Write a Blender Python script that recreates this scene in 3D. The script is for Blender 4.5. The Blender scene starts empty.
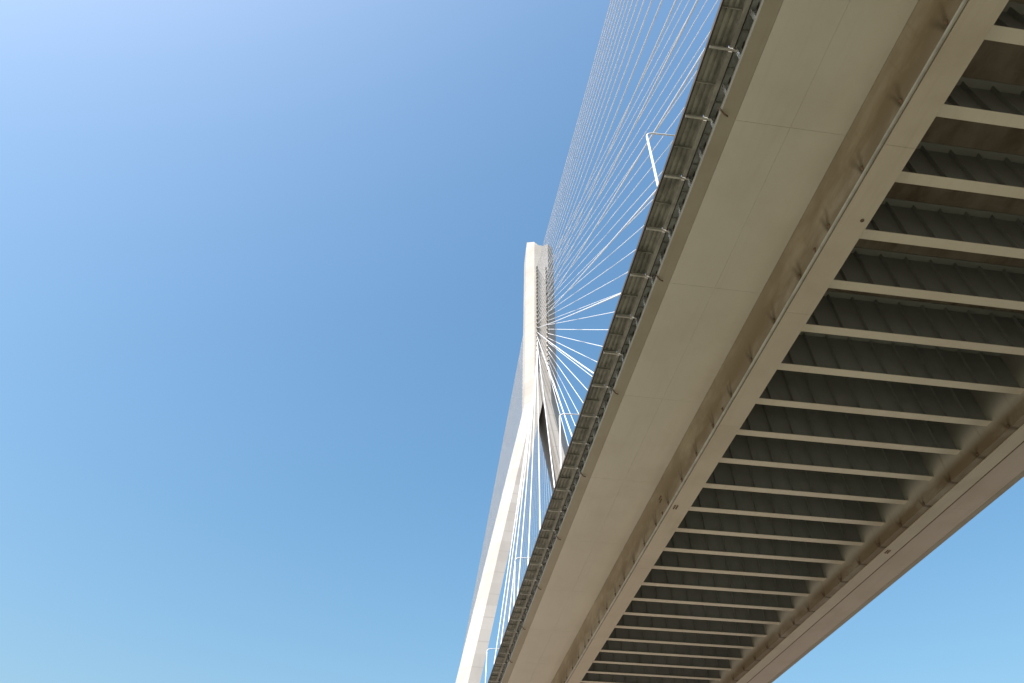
import bpy, bmesh, math, random
from mathutils import Vector, Matrix
random.seed(7)
S = 22.0            # metres per layout unit (floor beams hang one unit above the eye)
EYE = 1.6
PHI = 0.0156        # crossfall of the carriageway
CP, SP = math.cos(PHI), math.sin(PHI)
scene = bpy.context.scene
col = scene.collection

# ------------------------------------------------------------------ helpers
def DK(x, y, z):     # deck frame (crossfall) -> world metres
    return Vector((S*(CP*x - SP*z), S*y, S*(SP*x + CP*z) + EYE))
def WD(x, y, z):     # upright frame -> world metres
    return Vector((S*x, S*y, S*z + EYE))

def tag(o, label=None, cat=None, group=None, kind=None):
    if label: o['label'] = label
    if cat: o['category'] = cat
    if group: o['group'] = group
    if kind: o['kind'] = kind
    return o

def empty(name, loc, label=None, cat=None, group=None):
    o = bpy.data.objects.new(name, None); o.empty_display_size = 1
    o.location = loc; col.objects.link(o)
    return tag(o, label, cat, group)

class MB:
    """collects solids in world metres and links them as one mesh object"""
    def __init__(self): self.v = []; self.f = []
    def solid(self, pts, faces):
        n = len(self.v); self.v += [Vector(p) for p in pts]; self.f += [tuple(i+n for i in f) for f in faces]
    def box(self, x0, x1, y0, y1, z0, z1, fr=DK):
        p = [fr(x, y, z) for x in (x0, x1) for y in (y0, y1) for z in (z0, z1)]
        self.solid(p, [(0,1,3,2),(4,6,7,5),(0,4,5,1),(2,3,7,6),(0,2,6,4),(1,5,7,3)])
    def extrude(self, prof, y0, y1, fr=DK):      # closed (x,z) profile pulled along the bridge
        n = len(prof)
        p = [fr(x, y0, z) for x, z in prof] + [fr(x, y1, z) for x, z in prof]
        self.solid(p, [tuple(range(n)), tuple(range(2*n-1, n-1, -1))] + [(i, i+n, (i+1)%n+n, (i+1)%n) for i in range(n)])
    def tube(self, path, rad, seg=10, caps=True):
        path = [Vector(p) for p in path]; n0 = len(self.v)
        up = Vector((0,0,1)); t0 = (path[1]-path[0]).normalized()
        if abs(t0.dot(up)) > .95: up = Vector((0,1,0))
        a = t0.cross(up).normalized()
        for i, p in enumerate(path):
            t = (path[min(i+1, len(path)-1)] - path[max(i-1, 0)]).normalized()
            a = (a - t*a.dot(t)).normalized(); b = t.cross(a)
            r = rad[i] if isinstance(rad, (list, tuple)) else rad
            for k in range(seg):
                w = 2*math.pi*k/seg
                self.v.append(p + a*(r*math.cos(w)) + b*(r*math.sin(w)))
        for i in range(len(path)-1):
            for k in range(seg):
                q = n0+i*seg
                self.f.append((q+k, q+(k+1)%seg, q+seg+(k+1)%seg, q+seg+k))
        if caps:
            self.f.append(tuple(n0+k for k in range(seg)))
            e = n0+(len(path)-1)*seg
            self.f.append(tuple(e+seg-1-k for k in range(seg)))
    def build(self, name, m, parent=None, smooth=False, bevel=0, loc=None):
        org = Vector(loc) if loc is not None else Vector((0,0,0))
        base = org
        if parent is not None:
            base = world_loc(parent) + org
        me = bpy.data.meshes.new(name)
        me.from_pydata([tuple(v-base) for v in self.v], [], self.f)
        bm = bmesh.new(); bm.from_mesh(me); bmesh.ops.recalc_face_normals(bm, faces=bm.faces); bm.to_mesh(me); bm.free()
        if smooth:
            me.polygons.foreach_set('use_smooth', [True]*len(me.polygons))
        me.materials.append(m)
        o = bpy.data.objects.new(name, me); col.objects.link(o)
        if parent is not None: o.parent = parent
        o.location = org
        if bevel:
            b = o.modifiers.new('bevel', 'BEVEL'); b.width = bevel; b.segments = 2; b.limit_method = 'ANGLE'; b.angle_limit = .6
        return o

def world_loc(o):
    l = Vector(o.location)
    while o.parent is not None:
        o = o.parent; l += Vector(o.location)
    return l

def shift_copy(o, parent, dy):
    """copy of a part and its sub-parts, moved along the bridge"""
    c = o.copy(); col.objects.link(c); c.parent = parent
    c.location = o.location + Vector((0, dy, 0))
    for ch in list(o.children):
        d = ch.copy(); col.objects.link(d); d.parent = c
    return c

# ------------------------------------------------------------------ materials
class NT:
    def __init__(self, name, rough=.6, spec=.3, metal=0.):
        self.m = bpy.data.materials.new(name); self.m.use_nodes = True
        self.t = self.m.node_tree; self.b = self.t.nodes['Principled BSDF']
        self.b.inputs['Roughness'].default_value = rough
        self.b.inputs['Specular IOR Level'].default_value = spec
        self.b.inputs['Metallic'].default_value = metal
        self.co = self.t.nodes.new('ShaderNodeNewGeometry').outputs['Position']
    def n(self, k, **kw):
        x = self.t.nodes.new(k)
        for a, v in kw.items(): setattr(x, a, v)
        return x
    def l(self, a, b): self.t.links.new(a, b)
    def val(self, a, sock):
        if isinstance(a, (int, float)): sock.default_value = a
        else: self.l(a, sock)
    def math(self, op, a, b=0., c=None, clamp=False):
        x = self.n('ShaderNodeMath', operation=op); x.use_clamp = clamp
        self.val(a, x.inputs[0]); self.val(b, x.inputs[1])
        if c is not None: self.val(c, x.inputs[2])
        return x.outputs[0]
    def noise(self, scale, detail=5, rough=.55, stretch=(1,1,1), off=0, co=None):
        mp = self.n('ShaderNodeMapping'); mp.inputs['Scale'].default_value = stretch; mp.inputs['Location'].default_value = (off, off*1.7, off*.3)
        self.l(co or self.co, mp.inputs['Vector'])
        x = self.n('ShaderNodeTexNoise'); x.inputs['Scale'].default_value = scale
        x.inputs['Detail'].default_value = detail; x.inputs['Roughness'].default_value = rough
        self.l(mp.outputs[0], x.inputs['Vector']); return x.outputs['Fac']
    def ramp(self, fac, lo, hi, a=0., b=1.):
        x = self.n('ShaderNodeMapRange'); x.interpolation_type = 'SMOOTHSTEP'
        self.val(fac, x.inputs['Value'])
        for k, v in zip(('From Min','From Max','To Min','To Max'), (lo, hi, a, b)): x.inputs[k].default_value = v
        return x.outputs[0]
    def mix(self, fac, a, b, mode='MIX'):
        x = self.n('ShaderNodeMix', data_type='RGBA', blend_type=mode)
        self.val(fac, x.inputs[0])
        for v, s in ((a, x.inputs[6]), (b, x.inputs[7])):
            if isinstance(v, tuple): s.default_value = (*v, 1)
            else: self.l(v, s)
        return x.outputs[2]
    def bump(self, h, strength=.2, dist=.02):
        x = self.n('ShaderNodeBump'); x.inputs['Strength'].default_value = strength; x.inputs['Distance'].default_value = dist
        self.l(h, x.inputs['Height']); self.l(x.outputs[0], self.b.inputs['Normal'])
    def color(self, c):
        if isinstance(c, tuple): self.b.inputs['Base Color'].default_value = (*c, 1)
        else: self.l(c, self.b.inputs['Base Color'])
        return self.m
    def xyz(self):
        x = self.n('ShaderNodeSeparateXYZ'); self.l(self.co, x.inputs[0]); return x.outputs

def cream(name, base=(.47,.43,.345), dirt=(.33,.285,.21), amt=.5, rough=.55):
    k = NT(name, rough, .35)
    a = k.ramp(k.noise(.35, 6, .6), .42, .72, 0, amt)
    c = k.mix(a, base, dirt)
    s = k.ramp(k.noise(1.1, 4, .6, (3.2, .18, 1), 3), .5, .75, 0, amt*.55)       # streaks along the bridge
    c = k.mix(s, c, dirt)
    pt = k.ramp(k.noise(.055, 2, .5, (1, 2.2, 1), 11), .38, .62, 0, .45)          # repainted stretches
    c = k.mix(pt, c, tuple(.5*(x+y) for x, y in zip(base, dirt)))
    f = k.ramp(k.noise(9, 5, .7, off=5), .62, .75, 0, .25)
    c = k.mix(f, c, (dirt[0]*.6, dirt[1]*.55, dirt[2]*.5))
    k.bump(k.noise(.9, 3, .5, off=9), .25, .03)
    return k.color(c)

M_PANEL = cream('soffit_paint', (.555,.53,.46), (.475,.44,.365), .5)
M_PANEL2 = cream('browned_soffit_paint', (.52,.45,.38), (.42,.345,.27), .6)
M_EDGE = cream('edge_paint', (.345,.315,.245), (.28,.245,.18), .6)
M_FLANGE = cream('girder_paint', (.51,.455,.37), (.39,.335,.255), .55)
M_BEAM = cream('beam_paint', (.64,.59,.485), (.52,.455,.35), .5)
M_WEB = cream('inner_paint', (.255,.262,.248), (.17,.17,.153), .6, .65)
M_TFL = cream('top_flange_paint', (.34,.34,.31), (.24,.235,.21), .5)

def stained(name, ybase, period, zlo, zhi, base, inner=None):
    """outer girder web: paint with drip stains that fan up from each bracket at its foot"""
    k = NT(name, .6, .3)
    X, Y, Z = k.xyz()
    # height above the foot of the web, 0 at the foot, 1 at the top
    h = k.math('DIVIDE', k.math('SUBTRACT', Z, zlo), zhi-zlo, clamp=True)
    wob = k.math('MULTIPLY', k.math('SUBTRACT', k.noise(.8, 3, .6), .5), .5)
    u = k.math('FRACT', k.math('DIVIDE', k.math('SUBTRACT', k.math('ADD', Y, wob), ybase - period/2), period))
    d = k.math('ABSOLUTE', k.math('SUBTRACT', u, .5))                      # 0 at a bracket
    arm = k.math('ABSOLUTE', k.math('SUBTRACT', d, k.math('MULTIPLY', h, .20)))
    vee = k.math('MULTIPLY', k.ramp(arm, .0, .075, 1, 0), k.ramp(h, .0, .6, 1, 0))
    cloud = k.noise(.55, 6, .62, (1, .45, 1.2), 2)
    band = k.math('MULTIPLY', k.ramp(cloud, .28, .60, .55, 1), k.ramp(h, .30, 1.0, 1, .10 if inner else .70))
    c = k.mix(k.math('MULTIPLY', band, .92), base, (.16,.115,.062))
    c = k.mix(k.math('MULTIPLY', vee, .85), c, (.06,.042,.02))
    run = k.ramp(k.noise(2.2, 4, .6, (1, 1.6, .14), 8), .55, .75, 0, .4)
    c = k.mix(run, c, (.2,.155,.095))
    if inner:      # recess shade put into the colour, grey above the beam soffit
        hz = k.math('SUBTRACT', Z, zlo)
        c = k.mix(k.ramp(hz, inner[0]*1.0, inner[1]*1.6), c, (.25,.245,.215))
    k.bump(k.noise(1.2, 3), .2, .02)
    return k.color(c)

def slab_mat():
    k = NT('stained_concrete', .85, .2)
    c = k.mix(k.ramp(k.noise(.5, 6, .62, (1, .5, 1)), .38, .66), (.32,.26,.205), (.18,.13,.092))
    c = k.mix(k.ramp(k.noise(2.0, 5, .6, (.35, 3, 1), 4), .58, .72, 0, .45), c, (.36,.34,.30))
    k.bump(k.noise(6, 4), .3, .02)
    return k.color(c)
M_SLAB = slab_mat()

def pylon_mat():
    k = NT('board_marked_concrete', .8, .25)
    X, Y, Z = k.xyz()
    lift = k.math('FLOOR', k.math('ADD', k.math('DIVIDE', Z, 4.2), .5))
    wn = k.n('ShaderNodeTexWhiteNoise', noise_dimensions='1D'); k.l(lift, wn.inputs['W'])
    tone = k.ramp(wn.outputs['Value'], 0, 1, 0, .6)
    c = k.mix(tone, (.40,.383,.363), (.32,.303,.283))
    c = k.mix(k.ramp(k.noise(.28, 6, .6, (1,1,.5)),   .42, .72, 0, .6), c, (.30,.282,.260))
    jz = k.math('ABSOLUTE', k.math('SUBTRACT', k.math('FRACT', k.math('DIVIDE', Z, 4.2)), .5))
    c = k.mix(k.ramp(jz, .470, .486, 0, .65), c, (.30,.282,.260))
    run = k.ramp(k.noise(.9, 4, .6, (1.4,1.4,.07), 6), .55, .78, 0, .35)
    c = k.mix(run, c, (.31,.29,.265))
    k.bump(k.noise(3, 4), .15, .03)
    return k.color(c)
M_PYLON = pylon_mat()

def simple(name, base, var=.12, scale=2., rough=.5, spec=.4, metal=0.):
    k = NT(name, rough, spec, metal)
    c = k.mix(k.ramp(k.noise(scale, 4), .35, .7, 0, 1), base, tuple(b*(1-var*2.2) for b in base))
    return k.color(c)
M_CABLE = simple('cable_sheath', (.72,.73,.76), .04, 1.2, .4)
M_COLLAR = simple('anchor_collar_steel', (.36,.345,.32), .1, 3)
M_SOCKET = simple('socket_shade', (.035,.035,.037), .1, 4, .7)  # dark of the socket holes, shade put into the colour
M_LAMP = simple('white_lamp_paint', (.70,.70,.69), .05, 2, .4)
M_GLASS = simple('lamp_lens', (.55,.57,.58), .05, 5, .2)
M_GALV = simple('weathered_walkway_sheet', (.235,.235,.20), .22, 1.4, .6)
M_BRK = simple('bracket_paint', (.44,.43,.39), .12, 2, .5)
M_INB = simple('inner_beam_paint', (.33,.325,.285), .15, 2, .6)
M_DARK = simple('dark_steel_and_shade', (.06,.045,.032), .15, 2, .8)  # edge steel, and the shade painted into the walkway gap pieces
M_PLATE = simple('grey_walkway_plate', (.36,.375,.36), .2, 1.3, .6)
M_POST = simple('bright_galvanised_post', (.86,.89,.92), .04, 3, .25, .5, .7)
M_PIPE = simple('galvanised_pipe', (.42,.405,.36), .12, 1.5, .5, .3)
M_RUST = simple('rusty_steel', (.16,.10,.06), .2, 6, .8)
M_ASPH = simple('asphalt', (.05,.05,.052), .1, 3, .9)

# ------------------------------------------------------------------ setting: ground
def ground_mat():
    k = NT('dry_meadow_and_sand', .95, .1)
    c = k.mix(k.ramp(k.noise(.02, 6, .6), .40, .62), (.13,.13,.093), (.16,.143,.105))
    c = k.mix(k.ramp(k.noise(.25, 6, .65, off=4), .5, .72, 0, .6), c, (.20,.175,.13))
    X, Y, Z = k.xyz()
    edge = k.math('ADD', Y, k.math('MULTIPLY', k.noise(.03, 5, .6, off=2), 40))
    c = k.mix(k.ramp(edge, 50, 62), c, k.mix(k.ramp(k.noise(.5, 6, .6, off=3), .4, .7), (.24,.205,.168), (.20,.168,.133)))
    c = k.mix(k.ramp(k.noise(4, 5, .7, off=7), .5, .8, 0, .5), c, (.10,.088,.062))
    k.bump(k.noise(3, 6), .5, .06)
    return k.color(c)
g = MB()
g.solid([(-6000,-6000,0),(6000,-6000,0),(6000,6000,0),(-6000,6000,0)], [(0,1,2,3)])
go = g.build('ground', ground_mat()); tag(go, kind='structure')

# ------------------------------------------------------------------ bridge deck
Y0, Y1 = -6.3, 17.6
PB = .1195                       # floor beam spacing
deck = empty('bridge_deck', DK(.9975, 3.0, 1.13), 'cream painted steel bridge deck seen from below, crossing the right half overhead', 'bridge deck')

b = MB(); b.box(.4105, 1.609, Y0, Y1, 1.1115, 1.131)
slab = b.build('deck_slab', M_SLAB, deck)
b = MB(); b.box(.47, 1.55, Y0, Y1, 1.1312, 1.135); b.build('road_surface', M_ASPH, deck)

ZLO, ZHI = .958, 1.055
JP = 3*PB; JS = .497; JF = .457  # joint spacing, soffit phase, flange phase
def girder(xa, xb, flange0, flange1, pipe_x, outer_pipe, stain_x, mat):
    r = MB(); r.box(xa, xb, Y0, Y1, .9582, 1.1112)
    root = r.build('edge_girder', mat, deck)
    # bottom flange in plates with open joints
    j = JF - JP*3
    r = MB(); r.box(flange0, flange1, Y0, j-.0005, .956, .9580); r.build('bottom_plate', M_FLANGE, root)
    while j < 4.2:
        r = MB(); r.box(flange0, flange1, j+.0002, j+JP-.0002, .956, .9580); r.build('bottom_plate', M_FLANGE, root); j += JP
    r = MB(); r.box(flange0, flange1, j+.0005, Y1, .956, .9580); r.build('bottom_plate', M_FLANGE, root)
    for px, pm in ([(pipe_x, M_PIPE)] if not outer_pipe else [(outer_pipe, M_RUST)]):
        r = MB(); r.tube([DK(px, -2, .9593), DK(px, 6, .9597)], .078, 10); r.build('rail_pipe', pm, root, smooth=True)
    return root
zl = DK(.63, 0, ZLO).z; zh = DK(.63, 0, ZHI).z
M_ST1 = stained('stained_web_paint', S*.961, S*.1138, zl, zh, (.50,.45,.35))
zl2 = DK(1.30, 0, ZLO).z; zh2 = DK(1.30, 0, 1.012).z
M_ST2 = stained('stained_inner_web_with_shade', S*.975, S*.1138, zl2, zh2, (.47,.455,.395), (S*.045, S*.063))
gl = girder(.6312, .6895, .6392, .6902, .6348, None, .63, M_ST1)
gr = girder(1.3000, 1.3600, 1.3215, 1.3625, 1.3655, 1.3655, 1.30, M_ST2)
r = MB(); r.box(1.3035, 1.3196, -2, 6, .9592, .9612); r.build('ledge_plate', M_EDGE, gr)

# small pipe clamps at the foot of the webs, with the bolted plates
def clamp(y, x, root):
    r = MB(); r.tube([DK(x, y, .9615), DK(x-.0045, y-.002, .966)], .06, 8)
    r.box(x-.003, x+.0025, y-.0016, y+.0016, .9585, .9625); return r.build('pipe_clamp', M_RUST, root)
for k in range(-6, 26):
    y = .961 + .1138*k
    clamp(y, .6330, gl); clamp(y+.014, 1.3022, gr)
    if k % 4 == 1: clamp(y+.052, .6330, gl)
def bolts(x, y, z, side, root):
    r = MB()
    for a in (-1, 0, 1):
        for c in (-1, 1):
            if side: p = DK(x, y+a*.007, z+c*.005); q = p + Vector((-.05,0,0))
            else: p = DK(x+c*.0035, y+a*.007, z); q = p + Vector((0,0,-.05))
            r.tube([p, q], .045, 8)
    return r.build('bolt_cluster', M_RUST, root)
bolts(.6312, 1.603*.985, .985*1.02, True, gl); bolts(.6505, 1.603*.956, .956, False, gl)
r = MB(); r.tube([DK(.676, .595, .9562), DK(.676, .595, .9550)], .075, 12); r.build('drain_stub', M_RUST, gl)
bolts(1.335, 1.39*.956+.35, .956, False, gr)

# floor beams with web, flanges and stiffeners
XB0, XB1 = .6905, 1.2995
def floor_beam(k):
    yc = .2915 + PB*k
    r = MB(); r.box(XB0, XB1, yc-.0005, yc+.0005, 1.0016, 1.1085)
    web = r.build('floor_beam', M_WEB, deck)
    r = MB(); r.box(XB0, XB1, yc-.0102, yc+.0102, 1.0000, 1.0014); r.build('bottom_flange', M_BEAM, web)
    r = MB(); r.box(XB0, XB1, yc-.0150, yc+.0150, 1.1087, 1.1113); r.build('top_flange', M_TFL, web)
    for j in range(11):
        x = .754 + .0545*j - .0545*.0
        if x > XB1-.005: break
        r = MB()
        for s in (-1, 1):
            y0, y1 = sorted((yc+s*.0006, yc+s*.0085))
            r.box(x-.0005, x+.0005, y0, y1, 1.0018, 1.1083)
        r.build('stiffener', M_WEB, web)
    return web
fb = floor_beam(-3)
for k in range(-2, 31):
    shift_copy(fb, deck, S*PB*(k+3))

# outer soffit panels, two rows on each side, open joints between
def panel_row(x0, x1, mat):
    j = JS - JP*3
    r = MB(); r.box(x0, x1, j+.0002, j+JP-.0002, 1.0530, 1.0555)
    p = r.build('soffit_panel', mat, deck)
    for n in range(1, 14): shift_copy(p, deck, S*JP*n)
    r = MB(); r.box(x0, x1, Y0, j-.0006, 1.0530, 1.0555); r.build('soffit_panel', mat, deck)
    r = MB(); r.box(x0, x1, j+JP*14+.0006, Y1, 1.0530, 1.0555); r.build('soffit_panel', mat, deck)
panel_row(.4366, .5322, M_PANEL); panel_row(.5325, .6306, M_PANEL)
panel_row(1.3606, 1.478, M_PANEL2); panel_row(1.4783, 1.5912, M_PANEL2)
b = MB(); b.box(.44, .631, Y0, Y1, 1.0562, 1.0575); b.box(1.361, 1.59, Y0, Y1, 1.0562, 1.0575); b.build('backing_sheet', M_EDGE, deck)
for prof in ([(.4086,1.0527),(.4086,1.062),(.4122,1.062),(.4360,1.0575),(.4360,1.0527)],
             [(1.611,1.0527),(1.611,1.131),(1.6095,1.131),(1.6095,1.0575),(1.5918,1.0575),(1.5918,1.0527)]):
    b = MB(); b.extrude(prof, Y0, Y1); b.build('edge_beam', M_EDGE, deck)
b = MB(); b.box(.4215, .4230, Y0, Y1, 1.0600, 1.1110); b.build('side_plate', M_PLATE, deck)

# small drain hooks that hang at the panel joints of the left edge
for n in range(-1, 9):
    y = JS + JP*n - .012
    r = MB(); a = DK(.4095, y, 1.0526)
    r.tube([a+Vector((-.1,-.05,.12)), a+Vector((-.02,0,-.02)), a+Vector((.10,.06,-.10)), a+Vector((.24,.12,-.09))], .03, 7)
    r.build('drain_spout', M_RUST, deck, smooth=True)

# service walkway along the left edge
wy0, wy1 = -1.2, 4.6
prof = []
x = .3665; top = 1.1075
pts = []
while x < .3965:
    pts += [(x, 1.1030), (x+.0052, 1.1030), (x+.0062, 1.1062), (x+.0092, 1.1062)]; x += .0102
pts.append((.3994, 1.1030))
prof = pts + [(xx, zz+.0006) for xx, zz in reversed(pts)]
b = MB(); b.extrude(prof, wy0, wy1); walk = b.build('service_walkway', M_GALV, deck)
b = MB(); b.box(.3648, .3662, wy0, wy1, 1.1010, 1.1085); b.box(.3664, .3675, wy0, wy1, 1.1010, 1.1018); b.build('edge_angle', M_DARK, walk)
b = MB(); b.box(.4072, .4212, wy0, wy1, 1.1008, 1.1022); b.build('inner_plate', M_PLATE, walk)
b = MB(); b.tube([DK(.4083, wy0, 1.0992), DK(.4083, wy1, 1.0992)], .035, 8); b.build('gap_shade_line', M_DARK, walk, smooth=True)  # added dark line, painted shade of the gap beside the inner beam
def bracket(y, main):
    r = MB()
    if main:
        r.box(.3678, .4165, y-.0006, y+.0006, 1.0962, 1.1030); r.box(.3678, .4165, y-.0018, y+.0018, 1.0948, 1.0960)
    else:
        r.box(.3678, .3990, y-.0008, y+.0008, 1.0985, 1.1030)
    br = r.build('bracket', M_BRK if main else M_GALV, walk); return br
def post(y):
    r = MB(); r.box(.4128, .4190, y-.0006, y+.0006, 1.0590, 1.1000); r.box(.4118, .4126, y-.0034, y+.0034, 1.0590, 1.1003)
    return r.build('post', M_POST, walk)
def gap_shade(y):  # added dark wedge, painted shade of the gap beside each post
    r = MB(); prof = [(.4206, y-.0045, 1.0860), (.4206, y-.0045, 1.1006), (.4206, y-.0150, 1.1006)]
    v = [DK(*p) for p in prof] + [DK(p[0]-.0008, p[1], p[2]) for p in prof]
    r.solid(v, [(0,1,2),(5,4,3),(0,3,4,1),(1,4,5,2),(2,5,3,0)]); return r.build('gap_shade', M_DARK, walk)
def inner_beam(y):
    r = MB(); r.extrude([(.3995,1.0950),(.4066,1.0950),(.4066,1.1018),(.4058,1.1018),(.4058,1.0960),(.4003,1.0960),(.4003,1.1034),(.3995,1.1034)], y+.0036, y+PB-.0036)
    return r.build('inner_beam', M_INB, walk)
def cleat(y):
    r = MB(); r.box(.4113, .4205, y-.0010, y+.0010, 1.0985, 1.1006)
    return r.build('cleat', M_GALV, walk)
gs0 = gap_shade(-.075); cl0 = cleat(-.075+PB/4)
bm0 = bracket(-.075, True); bs0 = bracket(-.075+PB/2, False); po0 = post(-.075); ib0 = inner_beam(-.075)
for k in range(1, 33):
    for q in (bm0, bs0, ib0): shift_copy(q, walk, S*PB*k)
for k in range(1, 65):
    shift_copy(po0, walk, S*PB*k/2); shift_copy(cl0, walk, S*PB*k/2); shift_copy(gs0, walk, S*PB*k/2)

# ------------------------------------------------------------------ pylon
L = 1.085
XC, YF = .985, 5.37
D_ = .37; CH = .090; HF = .0875     # depth, chamfer, half width of front face
def ring(xl, xr, z, cl, cr):         # plan outline: xl/xr = outer faces, cl/cr = chamfer widths
    yb = YF + D_
    p = []
    p += [(xl+cl, YF), (xr-cr, YF)]
    p += [(xr, YF+cr*1.15)] if cr else []
    p += [(xr, yb-cr*1.15)] if cr else []
    p += [(xr-cr, yb), (xl+cl, yb)]
    p += [(xl, yb-cl*1.15), (xl, YF+cl*1.15)] if cl else []
    return [WD(x, y, z) for x, y in p]
def loft(rings):
    r = MB(); n = len(rings[0]); v = [p for ring_ in rings for p in ring_]; f = [tuple(range(n)), tuple(range(len(v)-1, len(v)-n-1, -1))]
    for i in range(len(rings)-1):
        for k in range(n): f.append((i*n+k, i*n+(k+1)%n, (i+1)*n+(k+1)%n, (i+1)*n+k))
    r.solid(v, f); return r
pyl = empty('pylon', WD(XC, YF+D_/2, -EYE/S), 'tall pale concrete pylon with a slotted mast above two spread legs', 'pylon')
XO = XC - HF - CH                    # outer face of mast
def mir(x): return 2*XC - x
ZK = 4.14*L; ZCR = 4.24*L; ZTOP = 1.326*YF
def outer(z): return XO - .182*(ZK - z) if z < ZK else XO
yb_ = YF + D_; xo_, xr_ = XO, mir(XO)
def mast_section(t, zz):
    xy = [(xo_+CH, YF), (XC-.034, YF), (XC+.034, YF), (xr_-CH, YF), (xr_-t, YF+CH*1.15), (xr_-t, yb_-CH*1.15), (xr_-CH, yb_), (xo_+CH, yb_), (xo_+t, yb_-CH*1.15), (xo_+t, YF+CH*1.15)]
    return [WD(x, y, z) for (x, y), z in zip(xy, zz)]
zt_ = [7.145, 7.088, 7.085, 7.135, 7.21, 7.12, 7.10, 7.10, 7.13, 7.25]
r = MB(); R0 = mast_section(0, [ZCR]*10); R1 = mast_section(0, [6.98]*10); R2 = mast_section(.008, zt_)
ctr = WD(XC, YF+D_*.5, 7.09); v = R0+R1+R2+[ctr]; f = [tuple(range(10))]
for i in range(2):
    for k in range(10): f.append((i*10+k, i*10+(k+1)%10, i*10+10+(k+1)%10, i*10+10+k))
for k in range(10): f.append((20+k, 20+(k+1)%10, 30))
r.solid(v, f); r.build('mast', M_PYLON, pyl)
LW = .165*L
def leg_ring(z, fx):
    xo = outer(z); xi = xo + LW
    if xi > XC-.0005: xi = XC-.0005
    return [WD(fx(x), y, z) for x, y in ((xo+CH, YF),(xi, YF),(xi, YF+D_),(xo+CH, YF+D_),(xo, YF+D_-CH*1.15),(xo, YF+CH*1.15))]
zg = -EYE/S - .02
for fx in ((lambda x: x), mir):
    zs = [zg, 1.0, 2.0, 3.0, 4.0] + [ZK, ZCR-.0005]
    loft([leg_ring(z, fx) for z in zs]).build('leg', M_PYLON, pyl)
r = MB(); r.box(outer(.8)+LW+.003, mir(outer(.8)+LW+.003), YF+.05, YF+D_-.05, .72, .90, WD); r.build('crossbeam', M_PYLON, pyl)

# ------------------------------------------------------------------ stay cables
K0, K1 = -13, 12
Zm, DM, YB, DD = 5.752, .06657, -.3487, .40833
XT = {'l': .9281, 'r': 2*XC-.9281}
XA = {'l': .4437, 'r': 1.475}
def ends(side, far, k):
    zt = Zm - DM*k; yb = YB + DD*k; yt = YF
    if far: yt = YF + D_; yb = 2*(YF + D_/2) - yb
    return WD(XT[side], yt, zt), WD(XA[side], yb, 1.125)
def ordinal(n):
    w = ['first','second','third','fourth','fifth','sixth','seventh','eighth','ninth','tenth','eleventh','twelfth','thirteenth','fourteenth','fifteenth','sixteenth','seventeenth','eighteenth','nineteenth','twentieth','twenty-first','twenty-second','twenty-third','twenty-fourth','twenty-fifth','twenty-sixth']
    return w[n-1]
for far in (False, True):
    for side in ('l', 'r'):
        for k in range(K0, K1+1):
            t, a = ends(side, far, k)
            d = (a-t); n = d.normalized()
            # slight catenary sag
            L_ = d.length; pts = []
            for i in range(13):
                s = i/12
                pts.append(t + d*s + Vector((0,0,-1))*(L_*L_*.000012*4*s*(1-s)))
            r = MB(); r.tube(pts, .063, 8)
            c = r.build('stay_cable', M_CABLE, None, smooth=True, loc=a)
            idx = k-K0+1
            if far:
                if side == 'l': tag(c, 'thin white stay cable in the pale far fan left of the left pylon leg', 'cable', 'stay cables of the far left fan')
                else: tag(c, 'thin stay cable in the far fan seen through the gap between the pylon legs', 'cable', 'stay cables of the far right fan')
            else:
                fan = 'walkway side fan' if side == 'l' else 'far side fan behind the deck'
                grp = 'near stay cables of the walkway side fan' if side == 'l' else 'near stay cables of the far deck side'
                sock = 'left' if side == 'l' else 'right'
                pos = ('topmost one' if idx == 1 else 'lowest one' if idx == 26 else
                       ordinal(idx)+' from the top' if idx <= 13 else ordinal(27-idx)+' from the bottom')
                tag(c, f'white stay cable leaving the {sock} socket column of the mast, {pos}', 'cable', grp)
# collars on the mast front: sleeves, each with a dark disc painted as socket shade
for side in ('l', 'r'):
    for k in range(K0, K1+1):
        t, a = ends(side, False, k); n = (a-t).normalized()
        r = MB(); r.tube([t - n*.35, t + n*.9], .24, 10); cl = r.build('anchor_collar', M_COLLAR, pyl, smooth=False)
        r = MB(); r.tube([t + n*.902, t + n*.96], .20, 10); r.build('socket_shade_disc', M_SOCKET, cl)

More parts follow.
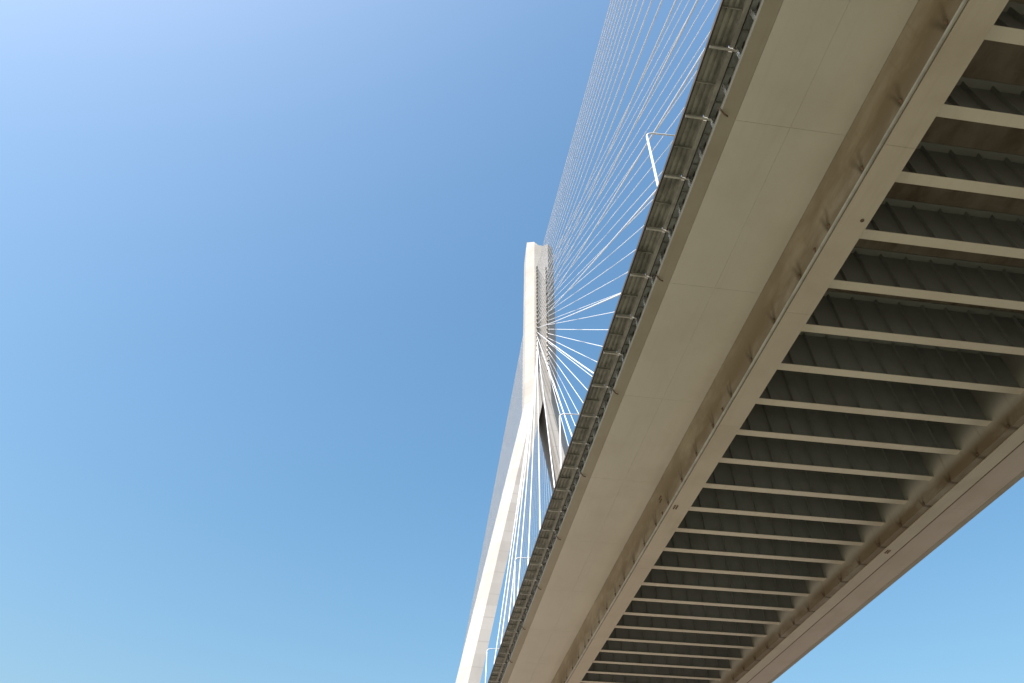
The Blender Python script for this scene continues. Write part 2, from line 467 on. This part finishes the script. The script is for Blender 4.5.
# ------------------------------------------------------------------ street lamps on the left deck edge
def lamp(y, label):
    p = WD(.420, y, 1.128); h = S*.455
    t = empty('street_lamp', p, label, 'street lamp', 'street lamps along the left deck edge')
    r = MB(); r.tube([p, p+Vector((0,0,h*.5)), p+Vector((0,0,h-.45))], [.10, .075, .052], 10); r.build('pole', M_LAMP, t, smooth=True)
    r = MB(); r.tube([p, p+Vector((0,0,.5))], [.19,.19], 10); r.build('base_sleeve', M_LAMP, t, smooth=True)
    path = []
    for i in range(9):
        w = math.pi/2*i/8*.97
        path.append(p + Vector((.45*(1-math.cos(w)), 0, h-.45+.45*math.sin(w))))
    path.append(path[-1] + Vector((2.6, 0, .20)))
    r = MB(); r.tube(path, [.050]*9+[.038], 10); r.build('arm', M_LAMP, t, smooth=True)
    e = path[-1]
    prof = [(-.1,-.07,.02),(.75,-.15,.05),(.75,.15,.05),(-.1,.07,.02)]
    r = MB(); v = [e+Vector((x, yy, -.05)) for x, yy, _ in prof] + [e+Vector((x*.96, yy*.8, .06)) for x, yy, _ in prof]
    r.solid(v, [(0,1,2,3),(7,6,5,4),(0,4,5,1),(1,5,6,2),(2,6,7,3),(3,7,4,0)])
    hd = r.build('lamp_head', M_LAMP, t, bevel=.02)
    r = MB(); v = [e+Vector((x*.8+.1, yy*.7, -.054)) for x, yy, _ in prof] + [e+Vector((x*.8+.1, yy*.7, -.075)) for x, yy, _ in prof]
    r.solid(v, [(0,1,2,3),(7,6,5,4),(0,4,5,1),(1,5,6,2),(2,6,7,3),(3,7,4,0)]); r.build('lens', M_GLASS, hd)
for y, lb in ((.808,'largest white street lamp, standing in front of the cable fan above the near walkway'),
              (1.955,'thin white street lamp crossing the right pylon leg beside the walkway'),
              (3.10,'thin white street lamp between the pylon legs, its arm half way down the left leg'),
              (4.30,'tiny white street lamp lowest in the gap, beside the foot of the left pylon leg')):
    lamp(y, lb)

# ------------------------------------------------------------------ camera
W = Matrix(((0.98987627, -0.1134749, -0.08525502), (-0.14026973, -0.6904388, -0.70966095), (0.02166533, 0.71443523, -0.69936608)))
cam = bpy.data.cameras.new('camera'); cam.sensor_width = 36; cam.lens = 683/1024*36
cam.clip_start = .1; cam.clip_end = 20000
co = bpy.data.objects.new('camera', cam); col.objects.link(co)
mw = W.to_4x4(); mw.translation = (0, 0, EYE); co.matrix_world = mw
scene.camera = co

# ------------------------------------------------------------------ light
EL, AZ = math.radians(55), math.radians(-127)
SUN = Vector((math.sin(AZ)*math.cos(EL), math.cos(AZ)*math.cos(EL), math.sin(EL)))
elev = math.asin(SUN.z); azi = math.atan2(SUN.x, SUN.y)
sl = bpy.data.lights.new('sun', 'SUN'); sl.energy = 5.0; sl.angle = math.radians(.53); sl.color = (1, .96, .91)
so = bpy.data.objects.new('sun', sl); col.objects.link(so)
so.rotation_euler = (-SUN).to_track_quat('-Z', 'Y').to_euler(); so.location = (0, 0, 300)
w = bpy.data.worlds.new('World'); scene.world = w; w.use_nodes = True
nt = w.node_tree; bg = nt.nodes['Background']
sky = nt.nodes.new('ShaderNodeTexSky'); sky.sky_type = 'NISHITA'; sky.sun_disc = False
sky.sun_elevation = elev; sky.sun_rotation = azi
sky.altitude = 0; sky.air_density = 1.5; sky.dust_density = 4.0; sky.ozone_density = 4.0
hs = nt.nodes.new('ShaderNodeHueSaturation'); hs.inputs['Saturation'].default_value = 1.20; hs.inputs['Hue'].default_value = .489
nt.links.new(sky.outputs[0], hs.inputs['Color']); nt.links.new(hs.outputs[0], bg.inputs['Color']); bg.inputs['Strength'].default_value = .1125
vs = scene.view_settings; vs.view_transform = 'Standard'; vs.look = 'None'; vs.exposure = 0.9; vs.gamma = 1; vs.use_curve_mapping = False
scene.cycles.max_bounces = 8; scene.cycles.diffuse_bounces = 6
scene.cycles.use_denoising = True
